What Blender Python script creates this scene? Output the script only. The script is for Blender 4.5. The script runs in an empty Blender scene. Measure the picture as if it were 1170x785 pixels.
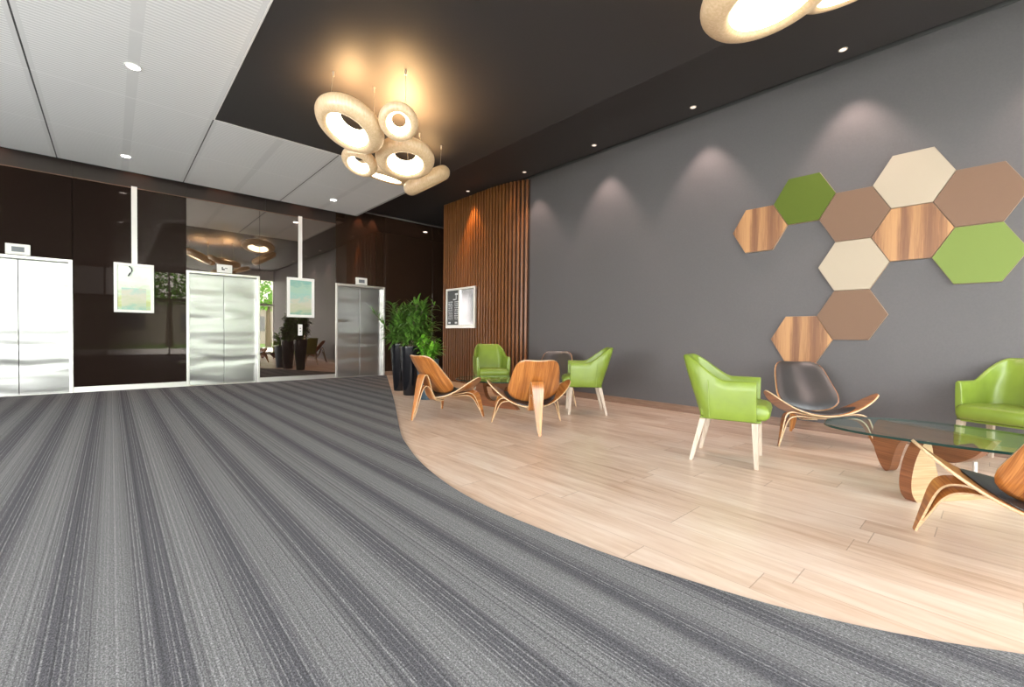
import bpy, bmesh, math, random
from mathutils import Vector, Matrix
PI = math.pi
rnd = random.Random(7)
C = bpy.context.scene.collection

# ------------------------------------------------------------------ helpers
def link(name, me, mats=None, parent=None):
    o = bpy.data.objects.new(name, me); C.objects.link(o)
    if mats:
        for m in (mats if isinstance(mats, (list, tuple)) else [mats]): me.materials.append(m)
    if parent: o.parent = parent
    return o
def mesh(name, vs, fs, mats, parent=None, smooth=False, mi=None):
    me = bpy.data.meshes.new(name); me.from_pydata([tuple(v) for v in vs], [], fs)
    bm = bmesh.new(); bm.from_mesh(me); bmesh.ops.recalc_face_normals(bm, faces=bm.faces); bm.to_mesh(me); bm.free()
    if mi:
        for p, i in zip(me.polygons, mi): p.material_index = i
    if smooth:
        for p in me.polygons: p.use_smooth = True
    return link(name, me, mats, parent)
class MB:
    def __init__(s): s.v = []; s.f = []; s.m = []
    def add(s, vs, fs, mi=0):
        n = len(s.v); s.v += [Vector(v) for v in vs]; s.f += [tuple(i+n for i in f) for f in fs]
        s.m += (mi if isinstance(mi, list) else [mi]*len(fs)); return s
    def box(s, x0, x1, y0, y1, z0, z1, mi=0):
        return s.add([(x0,y0,z0),(x1,y0,z0),(x1,y1,z0),(x0,y1,z0),(x0,y0,z1),(x1,y0,z1),(x1,y1,z1),(x0,y1,z1)],
              [(0,3,2,1),(4,5,6,7),(0,1,5,4),(1,2,6,5),(2,3,7,6),(3,0,4,7)], mi)
    def prism(s, pts, z0, z1, mi=0):
        n = len(pts); vs = [(p[0],p[1],z0) for p in pts]+[(p[0],p[1],z1) for p in pts]
        fs = [tuple(reversed(range(n))), tuple(range(n,2*n))]+[(i,(i+1)%n,(i+1)%n+n,i+n) for i in range(n)]
        return s.add(vs, fs, mi)
    def cyl(s, cx, cy, z0, z1, r0, r1=None, n=20, mi=0):
        r1 = r0 if r1 is None else r1
        vs = [(cx+r0*math.cos(2*PI*i/n), cy+r0*math.sin(2*PI*i/n), z0) for i in range(n)]+[(cx+r1*math.cos(2*PI*i/n), cy+r1*math.sin(2*PI*i/n), z1) for i in range(n)]
        fs = [tuple(reversed(range(n))), tuple(range(n,2*n))]+[(i,(i+1)%n,(i+1)%n+n,i+n) for i in range(n)]
        return s.add(vs, fs, mi)
    def tube(s, pts, r, n=8, mi=0):
        pts = [Vector(p) for p in pts]; vs = []; up = None
        for i, p in enumerate(pts):
            t = (pts[min(i+1,len(pts)-1)]-pts[max(i-1,0)]).normalized()
            a = Vector((0,0,1)) if abs(t.z) < .9 else Vector((1,0,0))
            u = t.cross(a).normalized(); w = t.cross(u)
            for k in range(n): vs.append(p+u*r*math.cos(2*PI*k/n)+w*r*math.sin(2*PI*k/n))
        fs = [tuple(range(n)), tuple(reversed(range(len(vs)-n, len(vs))))]
        for i in range(len(pts)-1):
            for k in range(n): fs.append((i*n+k, i*n+(k+1)%n, (i+1)*n+(k+1)%n, (i+1)*n+k))
        return s.add(vs, fs, mi)
    def build(s, name, mats, parent=None, smooth=False, bevel=0, seg=2):
        o = mesh(name, s.v, s.f, mats, parent, smooth, s.m)
        if bevel:
            b = o.modifiers.new('bevel', 'BEVEL'); b.width = bevel; b.segments = seg; b.limit_method = 'ANGLE'; b.harden_normals = False
        return o
def tag(o, label=None, cat=None, group=None, kind=None):
    for k, v in (('label', label), ('category', cat), ('group', group), ('kind', kind)):
        if v: o[k] = v
    return o
def empty(name, loc=(0,0,0), rz=0, **k):
    o = bpy.data.objects.new(name, None); C.objects.link(o); o.location = loc; o.rotation_euler = (0,0,rz)
    o.empty_display_size = .1
    return tag(o, **k)
def struct(o): o['kind'] = 'structure'; return o
def kids(o): return [c for c in C.objects if c.parent == o]
def copy_tree(o, parent=None):
    c = o.copy(); C.objects.link(c)
    if parent: c.parent = parent
    for ch in kids(o): copy_tree(ch, c)
    return c
def smoothby(o, ang=40):
    me = o.data; bm = bmesh.new(); bm.from_mesh(me)
    for f in bm.faces: f.smooth = True
    for e in bm.edges:
        e.smooth = not (len(e.link_faces) == 2 and e.calc_face_angle(0) > math.radians(ang))
    bm.to_mesh(me); bm.free(); return o

# ------------------------------------------------------------------ materials
def mat(name):
    m = bpy.data.materials.new(name); m.use_nodes = True; nt = m.node_tree
    return m, nt, nt.nodes['Principled BSDF']
def P(name, col, rough=.5, metal=0, ior=None, emis=None, es=0, coat=0, spec=None, sheen=0):
    m, nt, b = mat(name)
    b.inputs['Base Color'].default_value = (*col, 1); b.inputs['Roughness'].default_value = rough; b.inputs['Metallic'].default_value = metal
    if ior: b.inputs['IOR'].default_value = ior
    if spec is not None: b.inputs['Specular IOR Level'].default_value = spec
    if coat: b.inputs['Coat Weight'].default_value = coat; b.inputs['Coat Roughness'].default_value = .1
    if emis: b.inputs['Emission Color'].default_value = (*emis, 1); b.inputs['Emission Strength'].default_value = es
    if sheen: b.inputs['Sheen Weight'].default_value = sheen
    return m
class N:
    """tiny node graph writer"""
    def __init__(s, nt): s.nt = nt
    def node(s, t, **k):
        n = s.nt.nodes.new(t)
        for a, b in k.items(): setattr(n, a, b)
        return n
    def put(s, sock, v):
        if hasattr(v, 'is_output') or isinstance(v, bpy.types.NodeSocket): s.nt.links.new(v, sock)
        else: sock.default_value = v
    def math(s, op, a, b=None, c=None):
        n = s.node('ShaderNodeMath', operation=op); s.put(n.inputs[0], a)
        if b is not None: s.put(n.inputs[1], b)
        if c is not None: s.put(n.inputs[2], c)
        return n.outputs[0]
    def pos(s):
        n = s.node('ShaderNodeTexCoord'); sp = s.node('ShaderNodeSeparateXYZ'); s.nt.links.new(n.outputs['Object'], sp.inputs[0])
        return n.outputs['Object'], sp.outputs
    def vec(s, x, y, z):
        n = s.node('ShaderNodeCombineXYZ'); s.put(n.inputs[0], x); s.put(n.inputs[1], y); s.put(n.inputs[2], z); return n.outputs[0]
    def noise(s, v, scale, detail=3, rough=.5, dist=0):
        n = s.node('ShaderNodeTexNoise'); s.put(n.inputs['Vector'], v); n.inputs['Scale'].default_value = scale
        n.inputs['Detail'].default_value = detail; n.inputs['Roughness'].default_value = rough; n.inputs['Distortion'].default_value = dist
        return n.outputs['Fac']
    def white(s, v):
        n = s.node('ShaderNodeTexWhiteNoise', noise_dimensions='3D'); s.put(n.inputs['Vector'], v); return n.outputs['Value']
    def ramp(s, f, stops, interp='LINEAR'):
        n = s.node('ShaderNodeValToRGB'); s.put(n.inputs[0], f); r = n.color_ramp; r.interpolation = interp
        while len(r.elements) < len(stops): r.elements.new(.5)
        for e, (p, c) in zip(r.elements, stops): e.position = p; e.color = (*c, 1) if len(c) == 3 else c
        return n.outputs[0]
    def mix(s, f, a, b, mode='MIX'):
        n = s.node('ShaderNodeMix', data_type='RGBA', blend_type=mode); s.put(n.inputs['Factor'], f)
        for i, v in ((6, a), (7, b)):
            if isinstance(v, tuple): v = (*v, 1) if len(v) == 3 else v
            s.put(n.inputs[i], v)
        return n.outputs[2]
    def scalev(s, v, sc):
        n = s.node('ShaderNodeMapping'); s.put(n.inputs['Vector'], v); n.inputs['Scale'].default_value = sc; return n.outputs[0]
    def bump(s, h, strength=.3, dist=.01):
        n = s.node('ShaderNodeBump'); s.put(n.inputs['Height'], h); n.inputs['Strength'].default_value = strength; n.inputs['Distance'].default_value = dist
        return n.outputs[0]

def wood_mat(name, c0, c1, c2, axis=2, scale=1., rough=.35, coat=0.2, stretch=12, across=None):
    """grain running along the given object axis"""
    m, nt, b = mat(name); g = N(nt); v, xyz = g.pos()
    sc = [stretch*scale]*3; sc[axis] = scale*1.0
    if across is not None: sc = [.7]*3; sc[across] = stretch*scale
    n1 = g.noise(g.scalev(v, sc), 2.2, 5, .6, .4)
    sc2 = [70*scale]*3; sc2[axis] = 2*scale
    if across is not None: sc2 = [1.2]*3; sc2[across] = 60*scale
    n2 = g.noise(g.scalev(v, sc2), 3, 2, .5)
    f = g.math('ADD', g.math('MULTIPLY', n1, .5), g.math('MULTIPLY', n2, .5))
    col = g.ramp(f, [(.40, c0), (.5, c1), (.60, c2)])
    nt.links.new(col, b.inputs['Base Color']); b.inputs['Roughness'].default_value = rough
    b.inputs['Coat Weight'].default_value = coat; b.inputs['Coat Roughness'].default_value = .12
    return m

M = {}
# carpet: bands and thin lines running along Y
m, nt, b = mat('carpet_grey_stripes'); g = N(nt); v, (X, Y, Z) = g.pos()
jit = g.math('MULTIPLY', g.math('SUBTRACT', g.noise(g.scalev(v, (240,240,1)), 1, 2), .5), .010)
Xj = g.math('ADD', X, jit)
wob = g.math('MULTIPLY', g.math('SUBTRACT', g.noise(g.vec(X, 0, 2), 5, 1), .5), .09)
ph = g.math('DIVIDE', g.math('ADD', g.math('ADD', X, wob), .135), .265)
band = g.math('MULTIPLY', g.math('ADD', g.math('COSINE', g.math('MULTIPLY', ph, 2*PI)), 1), .5)       # 1 in the middle of a dark band
fine = g.noise(g.vec(Xj, 0, 0), 95, 2, .7)
thin = g.noise(g.vec(g.math('ADD', Xj, 3.1), 0, 0), 125, 1, .5)
dash = g.noise(g.scalev(v, (150,22,1)), 1, 2, .6)
lite = g.math('MULTIPLY', g.ramp(thin, [(.52, (0,0,0)), (.60, (1,1,1))]), g.ramp(dash, [(.35, (.25,.25,.25)), (.6, (1,1,1))]))
dk = g.ramp(fine, [(.40, (1,1,1)), (.47, (0,0,0))])
base = g.ramp(band, [(.1, (.160,.158,.160)), (.5, (.140,.138,.141)), (.8, (.096,.094,.101)), (1, (.082,.080,.088))])
c1 = g.mix(g.math('MULTIPLY', dk, .6), base, (.050,.049,.054))
c2 = g.mix(g.math('MULTIPLY', lite, .8), c1, (.26,.257,.258))
sp = g.noise(g.scalev(v, (210,130,1)), 1, 3, .75)
spk = g.ramp(sp, [(.32, (.45,.45,.45)), (.5, (.95,.95,.95)), (.66, (1.8,1.8,1.8))])
c3 = g.mix(1.0, c2, spk, 'MULTIPLY')
nt.links.new(c3, b.inputs['Base Color']); b.inputs['Roughness'].default_value = .95; b.inputs['Specular IOR Level'].default_value = .1
nt.links.new(g.bump(sp, .6, .008), b.inputs['Normal'])
M['carpet'] = m
# plank floor along Y
m, nt, b = mat('pale_oak_planks'); g = N(nt); v, (X, Y, Z) = g.pos()
row = g.math('FLOOR', g.math('DIVIDE', g.math('ADD', X, .012), .172))
rr = g.white(g.vec(row, 3, 1))
yy = g.math('ADD', g.math('DIVIDE', Y, 1.25), rr)
idx = g.math('FLOOR', yy)
pr = g.white(g.vec(row, idx, 5))
fx = g.math('FRACT', g.math('DIVIDE', g.math('ADD', X, .012), .172)); fy = g.math('FRACT', yy)
jx = g.math('MINIMUM', fx, g.math('SUBTRACT', 1, fx)); jy = g.math('MINIMUM', fy, g.math('SUBTRACT', 1, fy))
jl = g.math('MAXIMUM', g.math('LESS_THAN', jx, .006), g.math('LESS_THAN', jy, .0018))
gv = g.vec(g.math('MULTIPLY', X, 22), g.math('ADD', g.math('MULTIPLY', Y, 1.6), g.math('MULTIPLY', pr, 30)), g.math('MULTIPLY', pr, 9))
n1 = g.noise(gv, 1, 5, .62, .6)
gv2 = g.vec(g.math('MULTIPLY', X, 7), g.math('ADD', g.math('MULTIPLY', Y, 2.2), g.math('MULTIPLY', pr, 11)), g.math('MULTIPLY', pr, 4))
n2 = g.noise(gv2, 1, 3, .5, .3)
f = g.math('ADD', g.math('MULTIPLY', n1, .6), g.math('MULTIPLY', n2, .4))
f = g.math('ADD', f, g.math('MULTIPLY', g.math('SUBTRACT', pr, .5), .16))
col = g.ramp(f, [(.28, (.42,.27,.185)), (.40, (.53,.375,.275)), (.54, (.62,.47,.37)), (.70, (.69,.565,.47))])
col = g.mix(g.math('MULTIPLY', jl, .55), col, (.20,.125,.08))
nt.links.new(col, b.inputs['Base Color'])
nt.links.new(g.ramp(n1, [(.3, (.38,.38,.38)), (.7, (.28,.28,.28))]), b.inputs['Roughness'])
nt.links.new(g.bump(g.math('SUBTRACT', 1, jl), .3, .002), b.inputs['Normal'])
M['planks'] = m

def paint(name, col, rough=.75, amt=.04):
    m, nt, b = mat(name); g = N(nt); v, _ = g.pos()
    n = g.noise(v, 60, 4, .6)
    a = tuple(c*(1-amt) for c in col); z = tuple(c*(1+amt) for c in col)
    nt.links.new(g.ramp(n, [(.35, a), (.65, z)]), b.inputs['Base Color']); b.inputs['Roughness'].default_value = rough
    nt.links.new(g.bump(n, .05, .002), b.inputs['Normal'])
    return m
M['grey_wall'] = paint('grey_wall_paint', (.086,.080,.082), .6)
M['dark_ceiling'] = paint('charcoal_ceiling_paint', (.036,.032,.032), .6)
M['dark_wall'] = paint('dark_brown_wall', (.020,.013,.010), .35)
M['black'] = paint('matt_black', (.006,.006,.006), .8)
M['white_wall'] = paint('white_wall_paint', (.7,.7,.69), .8)
M['shade_roof_grey'] = paint('dark_grey_shade_roof', (.05,.05,.05), .6)
# ribbed white ceiling panels (ribs along X)
m, nt, b = mat('white_ribbed_panel'); g = N(nt); v, (X, Y, Z) = g.pos()
rib = g.math('PINGPONG', g.math('DIVIDE', Y, .045), .5)
ribm = g.ramp(rib, [(.0, (0,0,0)), (.22, (0,0,0)), (.30, (1,1,1)), (1, (1,1,1))])
fx = g.math('PINGPONG', g.math('ADD', X, .593+.765*8), .3825)      # 0 at tile seam .. .3825 at centre
seam = g.math('PINGPONG', g.math('ADD', X, .593+1.53*8), .765)      # 0 at dark seam, .765 at light strip
edge = g.math('LESS_THAN', g.math('MINIMUM', seam, g.math('SUBTRACT', .765, seam)), .045)
ysm = g.math('PINGPONG', g.math('SUBTRACT', Y, 6.535-1.465*8), .7325)
line = g.math('LESS_THAN', ysm, .008)
c = g.mix(ribm, (.72,.72,.72), (.90,.90,.90))
c = g.mix(edge, c, (.74,.74,.74))
c = g.mix(line, c, (.88,.88,.88))
c = g.mix(g.math('LESS_THAN', seam, .007), c, (.06,.06,.06))
nt.links.new(c, b.inputs['Base Color']); b.inputs['Roughness'].default_value = .45
nt.links.new(g.bump(rib, .25, .01), b.inputs['Normal'])
M['ribbed'] = m
M['white_edge'] = P('white_panel_edge', (.8,.78,.76), .4)
# glossy brown back-painted glass; reflection on the left panels is dimmed by a lower IOR ramped along X
def glassy(name, ior, col=(.016,.010,.008)):
    m, nt, b = mat(name); b.inputs['Base Color'].default_value = (*col, 1); b.inputs['Roughness'].default_value = .015
    b.inputs['IOR'].default_value = ior; b.inputs['Specular Tint'].default_value = (1,.88,.80,1)
    return m
M['glass_gloss'] = glassy('brown_backpainted_glass', 3.4)
M['glass_mid'] = glassy('brown_backpainted_glass_right', 1.75, (.030,.016,.010))
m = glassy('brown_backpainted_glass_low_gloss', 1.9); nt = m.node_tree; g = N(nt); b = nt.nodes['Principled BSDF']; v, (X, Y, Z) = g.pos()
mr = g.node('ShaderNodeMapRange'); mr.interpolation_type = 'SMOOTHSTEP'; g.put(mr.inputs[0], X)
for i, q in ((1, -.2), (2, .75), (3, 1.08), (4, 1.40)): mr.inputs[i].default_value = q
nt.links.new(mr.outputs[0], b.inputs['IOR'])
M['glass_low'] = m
# stainless doors: brushed, slightly wavy sheet
m, nt, b = mat('brushed_stainless_door'); g = N(nt); v, (X, Y, Z) = g.pos()
w1 = g.noise(g.scalev(v, (.6, 1, 2.6)), 1.3, 1, .4, .3)
br = g.noise(g.scalev(v, (3, 1, 400)), 2, 2, .5)
b.inputs['Base Color'].default_value = (.46,.46,.455,1); b.inputs['Metallic'].default_value = 1
b.inputs['Roughness'].default_value = .31
nt.links.new(g.bump(w1, .38, .10), b.inputs['Normal'])
M['door_steel'] = m
m, nt, b = mat('satin_steel'); g = N(nt); v, _ = g.pos()
b.inputs['Base Color'].default_value = (.78,.76,.73,1); b.inputs['Metallic'].default_value = .9; b.inputs['Roughness'].default_value = .35
nt.links.new(g.bump(g.noise(g.scalev(v, (5,5,200)), 2, 2), .05, .002), b.inputs['Normal'])
M['steel'] = m
M['shell_wood'] = wood_mat('walnut_veneer', (.24,.075,.014), (.37,.130,.028), (.50,.205,.052), across=0, axis=2, scale=1.2, rough=.34, coat=.8)
M['shell_edge'] = wood_mat('pale_plywood_edge', (.44,.29,.155), (.52,.365,.21), (.60,.44,.275), axis=0, rough=.4, coat=.1)
M['leg_pale'] = wood_mat('pale_beech', (.38,.295,.225), (.44,.355,.28), (.49,.41,.33), axis=2, rough=.4, coat=.1)
M['leather_green'] = None
def leather(name, c, rough=.34):
    m, nt, b = mat(name); g = N(nt); v, _ = g.pos()
    n = g.noise(v, 9, 3, .5); n2 = g.noise(v, 240, 2, .6)
    nt.links.new(g.ramp(n, [(.3, tuple(q*.9 for q in c)), (.7, tuple(q*1.08 for q in c))]), b.inputs['Base Color'])
    b.inputs['Roughness'].default_value = rough
    nt.links.new(g.bump(g.math('ADD', g.math('MULTIPLY', n, .8), g.math('MULTIPLY', n2, .2)), .18, .01), b.inputs['Normal'])
    return m
M['green'] = leather('green_leather', (.165,.232,.028))
M['leather'] = leather('black_leather', (.012,.012,.013), .38)
M['leather'].node_tree.nodes['Principled BSDF'].inputs['IOR'].default_value = 1.85
M['seam'] = P('green_piping', (.22,.30,.06), .5)
# glass table top
def clear(name, tint, gl):
    m, nt, b = mat(name); nt.nodes.remove(b); g = N(nt); out = nt.nodes['Material Output']
    t = g.node('ShaderNodeBsdfTransparent'); t.inputs[0].default_value = (*tint, 1)
    s = g.node('ShaderNodeBsdfGlossy'); s.inputs['Color'].default_value = (.95,1,.97,1); s.inputs['Roughness'].default_value = .01
    fr = g.node('ShaderNodeFresnel'); fr.inputs[0].default_value = gl
    mx = g.node('ShaderNodeMixShader'); geo = g.node('ShaderNodeNewGeometry'); g.put(mx.inputs[0], g.math('MULTIPLY', fr.outputs[0], g.math('SUBTRACT', 1, geo.outputs['Backfacing']))); nt.links.new(t.outputs[0], mx.inputs[1]); nt.links.new(s.outputs[0], mx.inputs[2])
    nt.links.new(mx.outputs[0], out.inputs[0]); return m
M['table_glass'] = clear('green_tinted_glass', (.84,.93,.90), 1.55)
M['pane'] = clear('window_glass', (.96,.98,.98), 1.2)
M['glass_edge'] = P('dark_green_glass_edge', (.012,.035,.028), .1)
M['table_wood'] = wood_mat('table_walnut', (.16,.054,.021), (.21,.075,.030), (.27,.10,.042), across=2, axis=0, rough=.35, coat=.2, stretch=5)
M['table_wood_lit'] = wood_mat('table_lit_side', (.37,.235,.115), (.43,.285,.15), (.49,.345,.20), across=2, axis=0, rough=.4, coat=.1)  # daylight on the lower base's side, painted in as a paler wood
# hexagons
M['hex_green'] = P('green_fabric_panel', (.072,.106,.005), .85)
M['hex_green_b'] = P('light_green_fabric_panel', (.15,.205,.045), .85)
M['hex_brown'] = P('taupe_panel', (.155,.087,.052), .7)
M['hex_cream'] = P('cream_panel', (.37,.31,.235), .7)
def stripe_wood(name):
    m, nt, b = mat(name); g = N(nt); v, (X, Y, Z) = g.pos()
    k = g.noise(g.vec(0, Y, 7.7), 9, 1, .5)
    n1 = g.noise(g.scalev(v, (1, 30, 1.3)), 2, 5, .65, .5)
    f = g.math('ADD', g.math('MULTIPLY', k, .7), g.math('MULTIPLY', n1, .35))
    nt.links.new(g.ramp(f, [(.38, (.15,.058,.020)), (.46, (.20,.085,.030)), (.53, (.31,.15,.055)), (.62, (.39,.20,.075))]), b.inputs['Base Color'])
    b.inputs['Roughness'].default_value = .5; return m
M['hex_wood'] = stripe_wood('zebrano_veneer')
M['hex_edge'] = P('pale_panel_edge', (.40,.28,.19), .6)
M['slat'] = wood_mat('cedar_slat', (.135,.044,.010), (.175,.060,.015), (.22,.084,.024), axis=2, rough=.45, coat=.1)
M['slat_back'] = P('slat_backing', (.030,.012,.006), .8)
M['skirt'] = wood_mat('wood_skirting', (.15,.085,.055), (.19,.11,.072), (.24,.15,.10), axis=1, rough=.5)
# lamps
m, nt, b = mat('pale_veneer_shade'); g = N(nt); v, (X, Y, Z) = g.pos()
n = g.noise(g.scalev(v, (30, 30, 4)), 2, 4, .6, .5)
nt.links.new(g.ramp(n, [(.3, (.47,.34,.20)), (.5, (.55,.41,.26)), (.7, (.62,.48,.33))]), b.inputs['Base Color']); b.inputs['Roughness'].default_value = .35
b.inputs['Coat Weight'].default_value = .3
b.inputs['Subsurface Weight'].default_value = 0
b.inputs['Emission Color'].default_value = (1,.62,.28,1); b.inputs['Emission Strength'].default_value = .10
M['veneer'] = m
M['glow'] = P('lamp_diffuser', (.9,.85,.75), .5, emis=(1,.80,.52), es=5.5)
M['lens'] = P('downlight_lens', (.9,.9,.9), .5, emis=(1,.97,.92), es=30)
M['lens_warm'] = P('downlight_lens_warm', (.5,.45,.42), .4, emis=(1,.80,.70), es=.9)
M['white_plastic'] = P('white_plastic', (.82,.80,.77), .45)
M['screen'] = P('grey_display', (.16,.17,.19), .2)
M['dark_mark'] = P('dark_mark', (.02,.02,.02), .4)
M['wire'] = P('steel_cable', (.55,.5,.42), .35, .8)
M['pot_black'] = P('black_glazed_planter', (.006,.006,.008), .13)
M['pot_blue'] = P('slate_blue_planter', (.035,.060,.080), .4)
M['soil'] = paint('soil', (.03,.02,.013), .95, .3)
def leafm(name, a, bb):
    m, nt, b = mat(name); g = N(nt); v, _ = g.pos()
    n = g.noise(v, 14, 3, .6)
    nt.links.new(g.ramp(n, [(.35, a), (.65, bb)]), b.inputs['Base Color']); b.inputs['Roughness'].default_value = .38
    return m
M['leaf_dark'] = leafm('dark_strap_leaf', (.030,.085,.012), (.13,.27,.04))
M['leaf_bright'] = leafm('bright_leaf', (.06,.22,.012), (.20,.46,.04))
M['stem'] = P('green_brown_stem', (.10,.08,.04), .7)

# ------------------------------------------------------------------ room
XW, YE, ZL, ZU, YB, XL = 5.638, 9.918, 3.6, 3.85, -3.0, -6.0
XR = 8.0
b_ = MB().box(XL, XR, YB-.1, YE, -.1, 0); struct(b_.build('floor', M['planks']))
curve = [(4.92,9.905),(4.03,7.98),(3.13,6.05),(2.47,4.68),(2.10,3.90),(1.93,3.46),(1.80,3.08),(1.70,2.70),(1.63,2.31),(1.605,1.93),(1.625,1.55),(1.672,1.15),(1.735,.84),(1.80,.58),(1.885,.35),(1.99,.14),(2.13,-.08),(2.35,-.40),(2.65,-.78),(3.1,-1.25),(3.8,-1.8),(4.7,-2.3),(5.62,-2.6)]
def catmull(pts, n=6):
    out = []
    for i in range(len(pts)-1):
        p0 = pts[max(i-1,0)]; p1 = pts[i]; p2 = pts[i+1]; p3 = pts[min(i+2,len(pts)-1)]
        for k in range(n):
            t = k/n
            out.append(tuple(.5*((2*p1[j])+(-p0[j]+p2[j])*t+(2*p0[j]-5*p1[j]+4*p2[j]-p3[j])*t*t+(-p0[j]+3*p1[j]-3*p2[j]+p3[j])*t**3) for j in range(len(p1))))
    out.append(pts[-1]); return out
cp = catmull(curve)
poly = cp+[(5.62,-2.99),(XL+.01,-2.99),(XL+.01,YE-.01)]
# carpet as a strip mesh (left boundary straight, right boundary the sweep)
vs = []; fs = []
cc = cp+[(5.62,-2.99)]
for (x, y) in cc: vs += [(XL+.01, y, .001), (x, y, .001), (x, y, .009), (XL+.01, y, .009)]
for i in range(len(cc)-1):
    a = i*4; c_ = a+4
    fs += [(a, a+1, c_+1, c_), (a+1, a+2, c_+2, c_+1), (a+2, a+3, c_+3, c_+2), (a+3, a, c_, c_+3)]
fs += [(0,3,2,1), tuple(len(vs)-4+i for i in range(4))]
struct(mesh('floor', vs, fs, M['carpet']))

# right wall (stops behind the slatted screen)
w = MB().box(XW, XW+.15, YB, 8.25, 0, 3.845)
struct(w.build('wall_right', M['grey_wall']))
struct(MB().box(XW-.004, XW+.15, YB, 8.25, 3.846, 3.90).build('wall_shade_strip', M['shade_roof_grey']))  # shade along the wall top, put in as a dark grey strip
struct(MB().box(XW+.0, XW+.15, YB, 8.25, 3.901, 4.15).build('trim_2', M['black']))
struct(MB().box(XW-.016, XW, YB, 5.70, 0, .095).build('baseboard_right', M['skirt'], bevel=.003))
struct(MB().box(XR, XR+.1, 5.0, YE, 0, 4.4).build('wall_corridor', M['dark_wall']))
struct(MB().box(XW+.15, XR, 8.15, 8.25, 0, 4.4).build('wall_passage', M['dark_wall']))
# left wall
struct(MB().box(XL-.15, XL, YB, YE, 3.5, 4.3).build('wall_left', M['white_wall']))
struct(MB().box(XL-.15, XL, 6.70, YE, 0, 3.5).build('wall_left', M['grey_wall']))
# lift wall: back wall + strips around openings
struct(MB().box(XL, XR, YE+.16, YE+.26, 0, 4.4).build('wall_back', M['dark_wall']))
doors = [(-1.635,-.45),(1.012,2.197),(3.70,4.877)]
DT = 2.125
segs = [(XL, -1.635, 'glass_low'), (-.45, 1.012, 'glass_low'), (2.197, 3.70, 'glass_gloss'), (4.877, XR, 'glass_mid')]
# panels between the doors reach down to the skirting; above the doors they run across
def panel(x0, x1, z0, z1, k):
    return struct(MB().box(x0+.002, x1-.002, YE, YE+.02, z0, z1).build('wall_back', M[k], bevel=.0015, seg=1))
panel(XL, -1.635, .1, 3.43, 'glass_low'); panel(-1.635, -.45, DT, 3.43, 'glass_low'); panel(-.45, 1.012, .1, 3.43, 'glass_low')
panel(1.012, 2.197, DT, 3.43, 'glass_gloss'); panel(2.197, 3.70, .1, 3.43, 'glass_gloss')
panel(3.70, 4.877, DT, 3.80, 'glass_mid'); panel(4.877, 6.2, .1, 3.80, 'glass_mid'); panel(6.2, XR, .1, 3.80, 'glass_mid')
# top band, matt brown
m_band = paint('brown_band', (.022,.012,.009), .5)
for x0, x1 in ((XL,-.45),(-.45,1.012),(1.012,2.3),(2.3,3.70)):
    struct(MB().box(x0+.003, x1-.003, YE, YE+.02, 3.445, 4.2).build('wall_back', m_band))
struct(MB().box(XL, 3.70, YE-.006, YE+.018, 3.432, 3.443).build('trim_3', P('bronze_trim', (.22,.12,.08), .35, .6)))
struct(MB().box(3.70, XR, YE-.012, YE+.018, 3.812, 3.835).build('lit_gap_strip', P('lit_gap_grey', (.28,.25,.25), .4, .4)))  # lit line at the ceiling gap, painted as a light grey strip
struct(MB().box(3.70, XR, YE, YE+.02, 3.836, 4.3).build('wall_back', M['dark_wall']))
for x0, x1 in ((XL,-1.637),(-.45,1.012),(2.197,3.70)):
    struct(MB().box(x0+.002, x1-.002, YE-.014, YE+.02, 0, .098).build('baseboard_back', M['steel'], bevel=.003))
struct(MB().box(4.88, XR, YE-.016, YE+.02, 0, .098).build('baseboard_back', M['skirt'], bevel=.003))

# ceilings
def slab(name, x0, x1, y0, y1, z, k, t=.08):
    return struct(MB().box(x0, x1, y0, y1, z, z+t).build(name, M[k]))
XE = .943; XC = 4.02; YF = 6.48
slab('ceiling', XL, XE, YB, 9.555, ZL, 'ribbed')
slab('ceiling', XE, XC, YF, 9.555, ZL, 'ribbed')
slab('ceiling', XE, XC, YB, YF, ZL+.0005, 'dark_ceiling', .0795)
struct(MB().box(XE-.012, XE+.004, YB, YF+.0, ZL-.004, ZL-.0005).build('trim_5', M['white_edge']))
struct(MB().box(XE-.012, XC, YF, YF+.016, ZL-.004, ZL-.0005).build('trim_6', M['white_edge']))
struct(MB().box(XL, XC, 9.556, 9.575, ZL-.006, ZL+.08).build('trim_7', M['black']))
struct(MB().box(XC+.001, XC+.02, YB, 9.57, ZL+.0, 4.0).build('trim_8', M['dark_ceiling']))
struct(MB().box(XC+.021, 5.555, YB, YE, ZU, ZU+.08).build('ceiling', M['dark_ceiling']))
struct(MB().box(5.555, XR, 8.25, YE, ZU, ZU+.08).build('ceiling', M['dark_ceiling']))
struct(MB().box(XL, XR, YB, YE+.2, 4.3, 4.4).build('ceiling', M['black']))

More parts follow.
